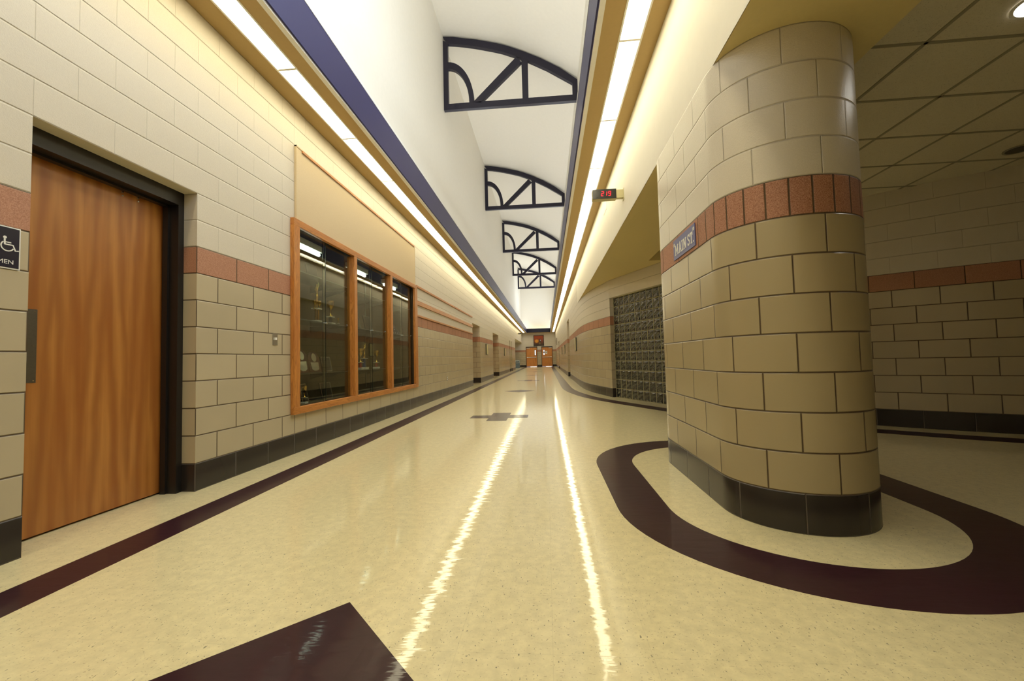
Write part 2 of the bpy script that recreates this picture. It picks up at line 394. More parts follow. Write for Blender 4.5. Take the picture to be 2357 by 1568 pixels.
# ------------------------------------------------------------------ block walls from a plan line
def wall(name, pts, z0, z1, openings=(), u_of=None, mats=('cmu', 'paint'), split=None):
    """PTS: plan line walked with the room on the right-hand side. OPENINGS: (s0, s1, z0, z1, depth)."""
    bm = NB(); uvl = bm.loops.layers.uv.new('UVMap')
    P = [Vector(p) for p in pts]; S = [0]
    for a, b in zip(P, P[1:]): S.append(S[-1]+(b-a).length)
    def at(s):
        for i in range(len(P)-1):
            if s <= S[i+1]+1e-9 or i == len(P)-2:
                t = (s-S[i])/(S[i+1]-S[i]); return P[i].lerp(P[i+1], t)
    def out(s):                                        # away from the room
        a, b = at(max(s-.01, 0)), at(min(s+.01, S[-1])); d = (b-a).normalized(); return Vector((-d.y, d.x))
    cs = sorted(set([round(x, 5) for x in S]+[round(x, 5) for o in openings for x in o[:2]]))
    zs = sorted(set([z0, z1]+[z for o in openings for z in o[2:4] if z0 < z < z1]))
    def quad(co, uv, mi):
        f = bm.faces.new([bm.verts.new(c) for c in co]); f.material_index = mi
        for l, w in zip(f.loops, uv): l[uvl].uv = w
    for s0, s1 in zip(cs, cs[1:]):
        for a, b in zip(zs, zs[1:]):
            sm, zm = (s0+s1)/2, (a+b)/2
            if any(o[0] < sm < o[1] and o[2] < zm < o[3] for o in openings): continue
            p, q = at(s0), at(s1)
            quad([(p.x, p.y, a), (q.x, q.y, a), (q.x, q.y, b), (p.x, p.y, b)], [(u_of(s0), a/C), (u_of(s1), a/C), (u_of(s1), b/C), (u_of(s0), b/C)], 0)
    for s0, s1, a, b, dep in openings:
        p, q = at(s0), at(s1); np_, nq = out(s0+.02)*dep, out(s1-.02)*dep
        for r, n_, s, sg in ((p, np_, s0, 1), (q, nq, s1, -1)):
            if s > S[-1]-1e-4: continue
            co = [(r.x, r.y, a), (r.x+n_.x, r.y+n_.y, a), (r.x+n_.x, r.y+n_.y, b), (r.x, r.y, b)]
            uv = [(u_of(s), a/C), (u_of(s)+dep/(2*C)*.999, a/C), (u_of(s)+dep/(2*C)*.999, b/C), (u_of(s), b/C)]
            if sg < 0: co = co[::-1]; uv = uv[::-1]
            quad(co, uv, 0)
        ss = [s0]+[x for x in S if s0 < x < s1]+[s1]
        for i in range(len(ss)-1):
            g, h = at(ss[i]), at(ss[i+1]); n1, n2 = out(ss[i]+(.02 if i == 0 else 0))*dep, out(ss[i+1]-(.02 if i == len(ss)-2 else 0))*dep
            quad([(g.x, g.y, b), (h.x, h.y, b), (h.x+n2.x, h.y+n2.y, b), (g.x+n1.x, g.y+n1.y, b)], [(0, 10.3)]*4, 1)
            if a > z0+.01: quad([(g.x, g.y, a), (g.x+n1.x, g.y+n1.y, a), (h.x+n2.x, h.y+n2.y, a), (h.x, h.y, a)], [(0, 10.3)]*4, 1)
    o = obj(name, bm, list(mats)); return tag(o, kind='structure')
def catmull(pts, k=8):
    out = []; P = [Vector(p) for p in pts]; P = [2*P[0]-P[1]]+P+[2*P[-1]-P[-2]]
    for i in range(1, len(P)-2):
        for j in range(k):
            t = j/k; a, b, c, d = P[i-1:i+3]
            out.append(.5*((2*b)+(c-a)*t+(2*a-5*b+4*c-d)*t*t+(3*b-a-3*c+d)*t*t*t))
    out.append(P[-2]); return out

# left wall: the line is walked along +Y, the room lies on its right
s_ = lambda y: y-YS
NICHES = [(14.65, 16.35), (20.33, 22.8), (29.6, 30.2), (30.95, 31.6)]
CY0, CY1, CZ0, CZ1 = 4.10, 8.06, .44, 2.40
ops = [(s_(1.884), s_(YA), 0, 11*C, .11), (s_(CY0), s_(CY1), CZ0, CZ1, .5), (s_(35.0), s_(YE), 0, ZR, .3)]
ops += [(s_(a), s_(b), 0, 11*C, .75) for a, b in NICHES]
wall('wall_left', [(XL, YS), (XL, YE)], 0, ZS+.05, ops, lambda s: (s-s_(YA))/(2*C), ('cmu_left', 'paint'))
# right wall beyond the lobby: it swings out of the corridor and round the back of the lobby
bend = catmull([(XR, 13.4), (1.06, 12.4), (1.10, 11.7), (1.16, 11.1), (1.24, 10.6), (1.34, 10.1), (1.46, 9.52)], 6)
gl0, gd = Vector((1.46, 9.52)), Vector((.63, -1.54)).normalized()
GN = 9; glen = GN*.2032+.03
gl1 = gl0+gd*glen
back = catmull([tuple(gl1), (2.62, 6.95), (3.2, 6.14), (3.96, 5.46), (4.93, 4.79), (6.2, 4.2), (8.2, 3.8)], 6)
line = [Vector((XR, YE)), Vector((XR, 13.4))][:1]+bend+back
SR = [0]
for a, b in zip(line, line[1:]): SR.append(SR[-1]+(b-a).length)
sgl = SR[len(bend)]                                     # where the glass blocks begin
g0 = sgl; g1 = SR[len(bend)+1]
ropen = [(g0, g1, 0, 11*C, .10), (YE-20.4, YE-18.6, 0, ZR, .7), (YE-34.9, YE-32.6, 0, 11*C, .7)]
wall('wall_right', line, 0, 5, [], lambda s: (s-sgl)/(2*C)) if False else None
def right_walls():
    # cut at the bulkhead: the block wall stands only to the ceiling where it leaves the corridor
    i0 = 1
    far = [Vector((XR, YE)), Vector((XR, 13.4))]
    wall('wall_right', far, 0, ZS+.05, ropen[1:], lambda s: (s-sgl+(0))/(2*C))
    s13 = YE-13.4
    rest = line[1:]
    wall('wall_lobby', rest, 0, ZT+.1, [(g0-s13, g1-s13, 0, 11*C, .10)], lambda s: (s+s13-sgl)/(2*C))
right_walls()
# smooth plaster above the bulkhead and above the troughs
def sheet(name, faces, mat):
    bm = NB()
    for f in faces: bm.faces.new([bm.verts.new(p) for p in f])
    return tag(obj(name, bm, mat), kind='structure')
WA, WB = (-1.2, 5.9), (36.6, 43.4)                      # high windows in the right wall
WZ0, WZ1 = 5.1, 7.9
ys = [YS, WA[0], WA[1], WB[0], WB[1], YE]
fr = []
for i in range(5):
    if i in (1, 3): fr += [[(XR, ys[i], 5), (XR, ys[i+1], 5), (XR, ys[i+1], WZ0), (XR, ys[i], WZ0)], [(XR, ys[i], WZ1), (XR, ys[i+1], WZ1), (XR, ys[i+1], 8.6), (XR, ys[i], 8.6)]]
    else: fr.append([(XR, ys[i], 5), (XR, ys[i+1], 5), (XR, ys[i+1], 8.6), (XR, ys[i], 8.6)])
fr.append([(XR, YS, ZR), (XR, 13.4, ZR), (XR, 13.4, 5), (XR, YS, 5)]); fr.append([(XR, 13.4, ZS+.05), (XR, YE, ZS+.05), (XR, YE, 5), (XR, 13.4, 5)])
sheet('wall_right_upper', fr, 'white')
sheet('wall_left_upper', [[(XL, YS, ZS+.05), (XL, YE, ZS+.05), (XL, YE, 10.2), (XL, YS, 10.2)]], 'white')
for n, (a, b) in enumerate((WA, WB)):
    w = empty('window_%d' % (n+2), (XR+.12, (a+b)/2, WZ0), kind='structure')
    obj('pane', B(XR+.10, XR+.13, a, b, WZ0, WZ1), 'sky' if n == 0 else 'sky_end', w)
    bm = NB(); k = 5
    for j in range(k+1):
        y = a+(b-a)*j/k; box(bm, XR+.0, XR+.098, y-.03, y+.03, WZ0, WZ1)
    box(bm, XR, XR+.098, a, b, WZ0-.03, WZ0+.03); box(bm, XR, XR+.098, a, b, WZ1-.03, WZ1+.03)
    obj('window_frame', bm, 'lip', w)
# vaulted ceiling: it follows the top chord of the trusses
KX = 1.285
def tr(x, z): return (x*KX, H+(z-H)*KX)
ARC = [(-2.03, 7.895), (-1.8, 7.87), (-1.565, 7.817), (-1.3, 7.765), (-1.072, 7.702), (-.85, 7.64), (-.638, 7.565), (-.316, 7.425), (.055, 7.239), (.449, 6.999), (.812, 6.73)]
bm = NB(); top = [tr(*p) for p in ARC]; top[0] = (XL-.01, top[0][1]); top[-1] = (XR+.01, top[-1][1])
for (a, b), (c, d) in zip(top, top[1:]): bm.faces.new([bm.verts.new(p) for p in ((a, YS, b+.03), (c, YS, d+.03), (c, YE, d+.03), (a, YE, b+.03))])
bmesh.ops.remove_doubles(bm, verts=bm.verts, dist=1e-4)
tag(obj('ceiling', bm, 'white', smooth=True), kind='structure')
# end wall and the walls that close the place
def uend(s): return (s+.1)/(2*C)
DL, DR = (-2.20, -.96), (-.52, .69)                     # end door openings
xw = -6.
wall('wall_end', [(xw, YE), (XR, YE)], 0, ZS+.05, [(DL[0]-xw, DL[1]-xw, 0, 2.18, .1), (DR[0]-xw, DR[1]-xw, 0, 2.18, .1)], uend)
sheet('wall_end_upper', [[(XL, YE, ZS+.05), (XR, YE, ZS+.05), (XR, YE, 8.6), (-.5, YE, 9.5), (XL, YE, 10.2)]], 'white')
wall('wall_back', [(9., YS), (XL, YS)], 0, 10.2, [], uend)
wall('wall_far_right', [(9., 9.), (9., YS)], 0, 3.2, [], uend)
wall('wall_recess', [(-5.2, 34.7), (-5.2, YE)], 0, 3, [], uend)
wall('wall_recess_side', [(XL-.3, 35.0), (-5.2, 35.0)], 0, 3, [], uend)
sheet('ceiling_recess', [[(-5.2, 35, ZR+.02), (XL, 35, ZR+.02), (XL, YE, ZR+.02), (-5.2, YE, ZR+.02)]], 'paint')
# floor
bm = NB(); bm.faces.new([bm.verts.new(p) for p in ((-6, YS, 0), (9, YS, 0), (9, YE+.1, 0), (-6, YE+.1, 0))])
tag(obj('floor', bm, 'floor'), kind='structure')
def inlay(name, bm): return tag(obj(name, bm, 'stripe'), kind='structure')
inlay('trim_1', B(-2.29, -2.06, YS, YE, .0002, .0012))
def arcpts(cx, cy, r, a0, a1, n=40): return [(cx+r*math.cos(a0+(a1-a0)*i/n), cy+r*math.sin(a0+(a1-a0)*i/n)) for i in range(n+1)]
PX, PY0, PY1, PR = 1.42, 2.61, 3.66, .395
def stadium(r, y0=PY0, y1=3.62, n=40): return arcpts(PX, y0, r, PI, 2*PI, n)+arcpts(PX, y1, r, 0, PI, n)
inlay('trim_2', ribbon(NB(), stadium(.71), stadium(1.015), 2, .0002, .0012, True))
def offset(line, d):
    out = []
    for i, p in enumerate(line):
        a, b = line[max(i-1, 0)], line[min(i+1, len(line)-1)]; t = (b-a).normalized(); out.append((p.x+t.y*d, p.y-t.x*d))
    return out
sline = [Vector((XR, y)) for y in (YE, 30, 20, 15)]+bend[:]+back[1:]
sline2 = catmull([(XR, YE), (XR, 20), (XR, 15), (1.05, 12.8), (1.10, 11.7), (1.24, 10.6), (1.46, 9.6), (1.80, 8.7), (2.25, 7.7), (2.62, 6.98), (3.2, 6.14), (3.96, 5.46), (4.93, 4.79), (6.2, 4.2)], 6)
inlay('trim_3', ribbon(NB(), offset(sline2, .31), offset(sline2, .60), 2, .0002, .0012))
def diamond(cy): q = .431; return poly(NB(), [(-.78+q, cy), (-.78, cy+q), (-.78-q, cy), (-.78, cy-q)], 2, .0002, .0012)
def cross(cy):
    bm = NB(); a, b = .1524, .4572
    return poly(bm, [(-.775+x, cy+y) for x, y in ((-a, -b), (a, -b), (a, -a), (b, -a), (b, a), (a, a), (a, b), (-a, b), (-a, a), (-b, a), (-b, -a), (-a, -a))], 2, .0002, .0012)
for i, cy in enumerate((1.15, 6.66, 11.85, 17.4, 22.8, 28.2, 33.6)):
    inlay('trim_%d' % (4+i), diamond(cy) if i % 2 == 0 else cross(cy))

# pillar: block wall end with round noses
def pillar():
    bm = NB(); uvl = bm.loops.layers.uv.new('UVMap')
    pts = []                                               # (x, y, u); u runs from the far left, along the flat side, round the near nose
    fl = PY1-PY0
    for i in range(25): a = PI/2+PI/2*i/24; pts.append((PX+PR*math.cos(a), PY1+PR*math.sin(a), (-fl-PR*(PI/2)*(1-i/24))/.41))
    for i in range(49): a = PI+PI*i/48; pts.append((PX+PR*math.cos(a), PY0+PR*math.sin(a), PR*PI*i/48/.32))
    u1 = pts[-1][2]
    for i in range(25): a = PI/2*i/24; pts.append((PX+PR*math.cos(a), PY1+PR*math.sin(a), u1+(fl+PR*(PI/2)*i/24)/.41))
    for (xa, ya, ua), (xb, yb, ub) in zip(pts, pts[1:]):
        for z0, z1 in ((0, 1.), (1., 2.), (2., ZR)):
            f = bm.faces.new([bm.verts.new(p) for p in ((xa, ya, z0), (xb, yb, z0), (xb, yb, z1), (xa, ya, z1))]); f.smooth = True
            for l, w in zip(f.loops, ((ua, z0/C), (ub, z0/C), (ub, z1/C), (ua, z1/C))): l[uvl].uv = w
    bmesh.ops.remove_doubles(bm, verts=bm.verts, dist=1e-5)
    tag(obj('wall_pillar', bm, 'cmu_pillar'), kind='structure')
pillar()
# bulkhead above the lobby opening, and the tile ceiling behind it
under = [(XR+.004, YS), (1.90, YS), (1.90, 7.66), (2.34, 7.66)]+[(p.x+.05, p.y) for p in (line[1:len(bend)+2])[::-1] if 7.3 < p.y < 13.3]+[(XR+.004, 13.38)]
bm = poly(NB(), under, 2, ZR, ZT+.05)
tag(obj('ceiling_bulkhead', bm, 'bulk'), kind='structure')
sheet('ceiling_lobby', [[(1.9, YS, ZT), (9, YS, ZT), (9, 9, ZT), (1.9, 9, ZT)]], 'tile')
bm = NB()
for k in range(-14, 12): box(bm, 1.9, 9, 2.72+.61*k-.012, 2.72+.61*k+.012, ZT-.004, ZT+.002) if YS < 2.72+.61*k < 8.9 else None
for k in range(0, 11): box(bm, 2.42+.61*k-.012, 2.42+.61*k+.012, YS, 9, ZT-.004, ZT+.002)
tag(obj('ceiling_grid', bm, 'grid'), kind='structure')

# light troughs along both walls and across the end
def trough(side, x0, x1, sg):
    xf = -2.325 if side == 'left' else .80
    bm = NB(); lo, hi = min(x0, x1), max(x0, x1)
    box(bm, lo, xf-.092, YS, YE, ZS, ZS+.12); box(bm, xf+.092, hi, YS, YE, ZS, ZS+.12); box(bm, xf-.092, xf+.092, YS, YE, ZS+.08, ZS+.12)
    tag(obj('ceiling_trough_'+side, bm, 'soffit'), kind='structure')
    a = x1+sg*.0
    tag(obj('trim_%d' % (11 if sg > 0 else 12), B(min(a, a+sg*.045), max(a, a+sg*.045), YS, YE-.55, ZS-.008, ZS+.05), 'lip'), kind='structure')
    b = x1+sg*.062
    bm = NB(); box(bm, min(a, b), max(a, b), YS, YE-.5, ZS+.05, ZS+.06)
    tag(obj('trim_%d' % (13 if sg > 0 else 14), B(min(b, b-sg*.02), max(b, b-sg*.02), YS, YE-.5, ZS+.012, 4.10), 'blue'), kind='structure')
    tag(obj('trim_%d' % (15 if sg > 0 else 16), B(min(b+sg*.004, b-sg*.05), max(b+sg*.004, b-sg*.05), YS, YE-.5, 4.10, 4.135), 'lip'), kind='structure')
trough('left', XL, -2.085, 1)
trough('right', XR, .535, -1)
tag(obj('ceiling_trough_end', B(-2.08, .53, YE-.52, YE, ZS, ZS+.12), 'soffit'), kind='structure')
tag(obj('trim_17', B(-2.04, .49, YE-.54, YE-.52, ZS+.02, 4.10), 'navy'), kind='structure')

# ------------------------------------------------------------------ strip lights, one thing each
def fixture(x, y0, y1):
    t = empty('strip_light', (x, (y0+y1)/2, ZS))
    obj('lens', B(x-.086, x+.086, y0+.012, y1-.012, ZS+.028, ZS+.032), 'lens', t)
    bm = NB()
    for sx in (-1, 1):
        box(bm, min(x+sx*.0865, x+sx*.0915), max(x+sx*.0865, x+sx*.0915), y0, y1, ZS-.003, ZS+.06); box(bm, min(x+sx*.0915, x+sx*.102), max(x+sx*.0915, x+sx*.102), y0, y1, ZS-.003, ZS-.0005)
    for y in (y0, y1-.012): box(bm, x-.086, x+.086, y, y+.012, ZS+.002, ZS+.06)
    obj('housing', bm, 'lip', t); return t
P0, PIT = 3.57, 1.2245
proto = None
for side, x in (('left', -2.325), ('right', .80)):
    for k in range(-7, 34):
        y = P0+PIT*k
        if y+PIT > YE-.02: break
        if proto is None: t = proto = fixture(x, y, y+PIT)
        else: t = copy_tree(proto); t.location = (x, y+PIT/2, ZS)
        if k < 0 and k != -1: lab = 'white strip light in the %s trough, above and behind the viewer' % side
        elif k == -1: lab = 'white strip light in the %s trough cut by the top edge of the photo' % side
        elif k < 5: lab = '%s complete white strip light in the %s ceiling trough, counted from the viewer' % (('first', 'second', 'third', 'fourth', 'fifth')[k], side)
        elif k < 15: lab = 'white strip light in the %s ceiling trough, middle stretch of its row' % side
        else: lab = 'small distant white strip light in the %s trough near the end doors' % side
        tag(t, lab, 'ceiling light', ('strip lights in the %s trough, ' % side)+('near' if k < 5 else 'middle' if k < 15 else 'far'))

# ------------------------------------------------------------------ trusses
def truss(y, label):
    t = empty('roof_truss', ((XL+XR)/2, y, tr(0, 6.265)[1]), label, 'truss', 'navy trusses under the vault')
    a, b = y, y+.11
    def ln(pts): return [tr(*p) for p in pts]
    def rib(name, i, o): obj(name, ribbon(NB(), ln(i), ln(o), 1, a, b), 'navy', t)
    IN = [(-1.923, 7.722), (-1.75, 7.70), (-1.569, 7.665), (-1.35, 7.615), (-1.157, 7.563), (-.95, 7.505), (-.75, 7.441), (-.441, 7.31), (-.18, 7.185), (.182, 6.985), (.702, 6.641)]
    OUT = [(-2.028, 7.885)]+[(x, z-.008) for x, z in ARC[1:-1]]+[(.806, 6.71)]
    rib('top_chord', IN, OUT)
    rib('bottom_chord', [(-2.028, 6.262), (.806, 6.262)], [(-2.028, 6.392), (.806, 6.392)])
    rib('end_post', [(-2.028, 6.39), (-2.028, 7.8)], [(-1.926, 6.39), (-1.926, 7.75)])
    rib('end_post', [(.702, 6.39), (.702, 6.66)], [(.806, 6.39), (.806, 6.72)])
    rib('upright', [(-.345, 6.39), (-.35, 7.27)], [(-.22, 6.39), (-.215, 7.21)])
    rib('diagonal', [(-1.40, 6.39), (-.46, 7.30)], [(-1.235, 6.37), (-.35, 7.185)])
    cx, cz = -1.93, 6.39
    O = [(cx+.555*math.sin(q), cz+.92*math.cos(q)) for q in [PI/2*i/14 for i in range(15)]]
    I = [(cx+.450*math.sin(q), cz+.775*math.cos(q)) for q in [PI/2*i/14 for i in range(15)]]
    rib('curved_brace', I, O)
    return t
for y, l in ((10.93, 'nearest and largest navy truss spanning the white vault'), (18.68, 'second navy truss from the viewer under the vault'), (26.39, 'third navy truss, the middle one of five'),
             (34.04, 'fourth navy truss, seen against the bright vault'), (40.6, 'farthest navy truss before the bright end wall')): truss(y, l)

# ------------------------------------------------------------------ doors
def text(name, s, size, mat, parent, loc, rot, depth=.0008, align='CENTER', sx=1.):
    c = bpy.data.curves.new(name, 'FONT'); c.body = s; c.size = size; c.extrude = depth; c.align_x = align; c.align_y = 'CENTER'
    tmp = bpy.data.objects.new(name, c); COL.objects.link(tmp)
    me = bpy.data.meshes.new_from_object(tmp.evaluated_get(bpy.context.evaluated_depsgraph_get())); bpy.data.objects.remove(tmp, do_unlink=True)
    me.materials.clear(); me.materials.append(M[mat]); o = bpy.data.objects.new(name, me); COL.objects.link(o)
    o.parent = parent; o.location = Vector(loc)-(wloc(parent) if parent else Vector()); o.rotation_euler = rot; o.scale = (sx, 1, 1)
    return o
d = empty('door_1', (XL-.15, 2.39, 0), kind='structure')
y0, y1, zt = 1.884, YA, 11*C
FX = XL-.105
bm = NB(); box(bm, FX-.035, FX, y1-.05, y1-.002, 0, zt); box(bm, FX-.035, FX, y0+.002, y0+.05, 0, zt); box(bm, FX-.035, FX, y0+.05, y1-.05, zt-.10, zt)
box(bm, FX-.16, FX-.035, y1-.05, y1-.002, 0, zt); box(bm, FX-.16, FX-.035, y0+.002, y0+.05, 0, zt); box(bm, FX-.16, FX-.035, y0+.05, y1-.05, zt-.10, zt)
box(bm, FX-.11, FX-.07, y1-.066, y1-.05, 0, zt-.1); box(bm, FX-.11, FX-.07, y0+.05, y1-.05, zt-.116, zt-.1)
obj('door_frame', bm, 'frame', d)
lx = FX-.125
leaf = obj('door_leaf', B(lx-.045, lx, y0+.052, y1-.052, .012, zt-.104), 'veneer', d)
pp = obj('push_plate', B(lx, lx+.002, y0+.06, 2.093, .853, 1.262), 'steel', leaf)
pp['label'] = 'worn steel push plate'
bm = NB()
for z in (.865, 1.058, 1.25):
    bmt = tube(bm, [(lx+.002, 2.080, z), (lx+.0035, 2.080, z)], .004, 8)
obj('screw', bm, 'chrome', pp)
for y in (2.547, 2.655):
    for z in (2.092, 2.117): obj('bolt', tube(NB(), [(lx, y, z), (lx+.008, y, z)], [.0075, .005], 12), 'chrome', leaf)
sheet('wall_behind_door', [[(lx-.06, y0-.2, 0), (lx-.06, y1+.2, 0), (lx-.06, y1+.2, 2.4), (lx-.06, y0-.2, 2.4)]], 'frame')
# doors standing in the side niches
def niche_door(n, x, sg, a, b, top):
    t = empty('door_%d' % n, (x, (a+b)/2, 0), kind='structure')
    f = NB(); xx = sorted((x, x+sg*.12))
    box(f, xx[0], xx[1], a, a+.06, 0, top); box(f, xx[0], xx[1], b-.06, b, 0, top); box(f, xx[0], xx[1], a+.06, b-.06, top-.08, top)
    obj('door_frame', f, 'frame', t); x2 = sorted((x+sg*.05, x+sg*.10))
    obj('door_leaf', B(x2[0], x2[1], a+.06, b-.06, .01, top-.08), 'doorwood', t)
n = 4
for a, b in NICHES: niche_door(n, XL-.72, -1, a, b, 11*C); n += 1
niche_door(n, XR+.68, 1, 18.6, 20.4, ZR); niche_door(n+1, XR+.68, 1, 32.6, 34.9, 11*C)
# end doors
def end_door(num, x0, x1, hinge):
    t = empty('door_%d' % num, ((x0+x1)/2, YE, 0), kind='structure'); top = 2.18; y = YE
    f = NB(); box(f, x0-.0, x0+.05, y-.03, y+.1, 0, top); box(f, x1-.05, x1, y-.03, y+.1, 0, top); box(f, x0+.05, x1-.05, y-.03, y+.1, top-.10, top)
    obj('door_frame', f, 'frame', t)
    lf = obj('door_leaf', B(x0+.05, x1-.05, y+.01, y+.055, .03, top-.1), 'doorwood', t)
    wx = x1-.28 if hinge == 'l' else x0+.22
    obj('vision_frame', B(wx-.03, wx+.15, y+.0, y+.01, 1.20, 1.83), 'frame', lf)
    g = obj('vision_pane', B(wx, wx+.11, y-.004, y-.0005, 1.24, 1.79), 'door_glow', lf)
    if hinge == 'r':
        obj('pane_sticker', tube(NB(), [(wx+.055, y-.02, 1.55), (wx+.055, y-.006, 1.55)], .07, 16), 'frame', lf)
        pg = obj('notice', B(wx+.20, wx+.40, y+.004, y+.0095, 1.37, 1.67), 'paper', lf)
        obj('notice_picture', B(wx+.26, wx+.34, y+.002, y+.0035, 1.46, 1.57), 'steel', pg)
    br = NB(); tube(br, [(x0+.12, y-.06, 1.02), (x1-.12, y-.06, 1.02)], .03, 10); box(br, x0+.12, x0+.2, y-.07, y+.009, .98, 1.06); box(br, x1-.2, x1-.12, y-.07, y+.009, .98, 1.06)
    obj('push_bar', br, 'silver', lf)
    cx = x0+.25 if hinge == 'l' else x1-.25
    obj('door_closer', B(cx-.16, cx+.16, y-.05, y+.009, 1.98, 2.04), 'silver', lf)
    gap = empty('threshold', ((x0+x1)/2, YE, 0)); 
    bpy.data.objects.remove(gap, do_unlink=True)
    obj('light_gap', B(x0+.45, x1-.1, y+.02, y+.04, .002, .028), 'door_glow', t)
end_door(2, DL[0], DL[1], 'l'); end_door(3, DR[0], DR[1], 'r')

# ------------------------------------------------------------------ restroom sign
t = empty('restroom_sign', (XL+.001, 1.735, 1.42), 'navy sign with white border, wheelchair symbol and MEN, left of the wooden door', 'sign')
sy0, sy1, sz0, sz1 = 1.625, 1.845, 1.420, 1.628
obj('border_plate', B(XL+.001, XL+.005, sy0, sy1, sz0, sz1), 'paper', t, bevel=.001)
obj('face', B(XL+.005, XL+.0062, sy0+.006, sy1-.006, sz0+.006, sz1-.006), 'signnavy', t)
SK = [0]
def stroke(bm, pts, w, x0, x1):
    """Flat stroke lying in a plane X = const; PTS are (y, z)."""
    SK[0] = (SK[0]+1) % 12; x0 -= SK[0]*4e-5; x1 += SK[0]*4e-5          # overlapping strokes never share a face plane
    P = [Vector(p) for p in pts]; I, O = [], []
    for i, p in enumerate(P):
        dd = (P[min(i+1, len(P)-1)]-P[max(i-1, 0)]).normalized(); nn = Vector((-dd.y, dd.x))*w/2; I.append(p-nn); O.append(p+nn)
    ribbon(bm, [tuple(v) for v in I], [tuple(v) for v in O], 0, x0, x1)
bm = NB(); a0, a1 = XL+.0063, XL+.0071; py, pz, k = 1.783, 1.572, .93      # head of the figure, size
def Q(y, z): return (py+y*k, pz+z*k)
poly(bm, [Q(.0075*math.cos(2*PI*i/16), .0075*math.sin(2*PI*i/16)) for i in range(16)], 0, a0, a1)
stroke(bm, [Q(-.001, -.008), Q(0, -.037)], .007, a0, a1); stroke(bm, [Q(-.002, -.036), Q(.034, -.036), Q(.044, -.064), Q(.058, -.061)], .006, a0, a1)
stroke(bm, [Q(0, -.024), Q(.026, -.024)], .005, a0, a1)
stroke(bm, [Q(.011+.026*math.cos(q), -.044+.026*math.sin(q)) for q in [math.radians(130+i*11) for i in range(20)]], .005, a0, a1)
obj('wheelchair_symbol', bm, 'paper', t)
text('lettering', 'MEN', .029, 'paper', t, (XL+.0066, 1.788, 1.453), (PI/2, 0, PI/2), .0004, sx=1.05)

# ------------------------------------------------------------------ switch, outlets, plates
t = empty('light_switch', (XL+.001, 3.80, 1.105), 'steel light switch plate on the tile between wooden door and trophy case', 'switch')
obj('plate', B(XL, XL+.006, 3.765, 3.838, 1.107, 1.226), 'silver', t, bevel=.0015)
obj('toggle', B(XL+.006, XL+.020, 3.795, 3.808, 1.158, 1.182), 'lip', t)
t = empty('wall_outlet', (XL+.001, 10.76, .39), 'small steel outlet plate low on the left wall past the trophy case', 'outlet')
obj('plate', B(XL, XL+.006, 10.72, 10.80, .39, .505), 'steel', t, bevel=.0015)
bm = NB(); box(bm, XL+.006, XL+.008, 10.742, 10.778, .405, .44); box(bm, XL+.006, XL+.008, 10.742, 10.778, .455, .49); obj('socket', bm, 'lip', t)
def room_sign(x, sg, y, label, w=.30, z0=1.13, z1=1.60, group='room signs along the corridor'):
    t = empty('room_sign', (x, y, z0), label, 'sign', group)
    X = sorted((x, x+sg*.030)); obj('frame', B(X[0], X[1], y-w/2, y+w/2, z0, z1), 'frame', t, bevel=.004)
    X = sorted((x+sg*.030, x+sg*.034)); obj('insert', B(X[0], X[1], y-w/2+.02, y+w/2-.02, z0+.02, z1-.02), 'beige', t)
room_sign(XL, 1, 18.1, 'dark framed room sign on the left wall between the two nearest niches', .5)
room_sign(XL, 1, 26.0, 'dark framed room sign on the left wall beyond the second niche', .5)
room_sign(XR, -1, 14.5, 'dark framed room sign on the right wall, nearest the curved wall', .45)
room_sign(XR, -1, 23.2, 'dark framed room sign on the right wall, first beyond the tall niche', .4)
room_sign(XR, -1, 27.5, 'dark framed room sign on the right wall, second beyond the tall niche', .4)
t = empty('wall_banner', (XR-.02, 39.4, 2.1), 'small tall dark panel high on the far right wall near the end doors', 'panel')
obj('frame', B(XR-.03, XR-.001, 39.1, 39.7, 2.12, 2.78), 'dark', t); obj('insert', B(XR-.034, XR-.03, 39.15, 39.65, 2.17, 2.73), 'steel', t)
tag(obj('access_panel', B(XR-.004, XR-.0005, 6.72, 7.06, 3.31, 3.46), 'white', origin=(XR, 6.9, 3.31), bevel=.001), 'small painted cover plate on the right wall beyond the digital clock', 'cover plate')

# ------------------------------------------------------------------ bulletin panel and rails
t = empty('tack_panel', (XL+.01, 6.1, 2.44), 'large tan fabric pinboard above the trophy case', 'pinboard')
obj('fabric', B(XL+.001, XL+.022, 4.125, 8.10, 2.455, 3.235), 'tack', t)
obj('top_rail', B(XL+.022, XL+.034, 4.22, 8.06, 3.212, 3.235), 'oak', t)
bm = NB(); box(bm, XL+.001, XL+.026, 4.118, 4.125, 2.455, 3.25); box(bm, XL+.001, XL+.026, 4.118, 8.11, 3.235, 3.25); box(bm, XL+.001, XL+.026, 8.10, 8.11, 2.455, 3.25)
obj('edge_strip', bm, 'tack', t)
for z0, z1, l in ((2.425, 2.468, 'thin oak display rail, top of three on the left wall'), (2.066, 2.160, 'wide oak display rail, middle of three on the left wall'), (1.828, 1.868, 'thin oak display rail, lowest of three just above the red band')):
    o = obj('display_rail', B(XL+.0005, XL+.028, 8.19, 14.60, z0, z1), 'oak', origin=(XL, 11.4, z0), bevel=.004)
    tag(o, l, 'wall rail', 'oak rails beyond the trophy case')

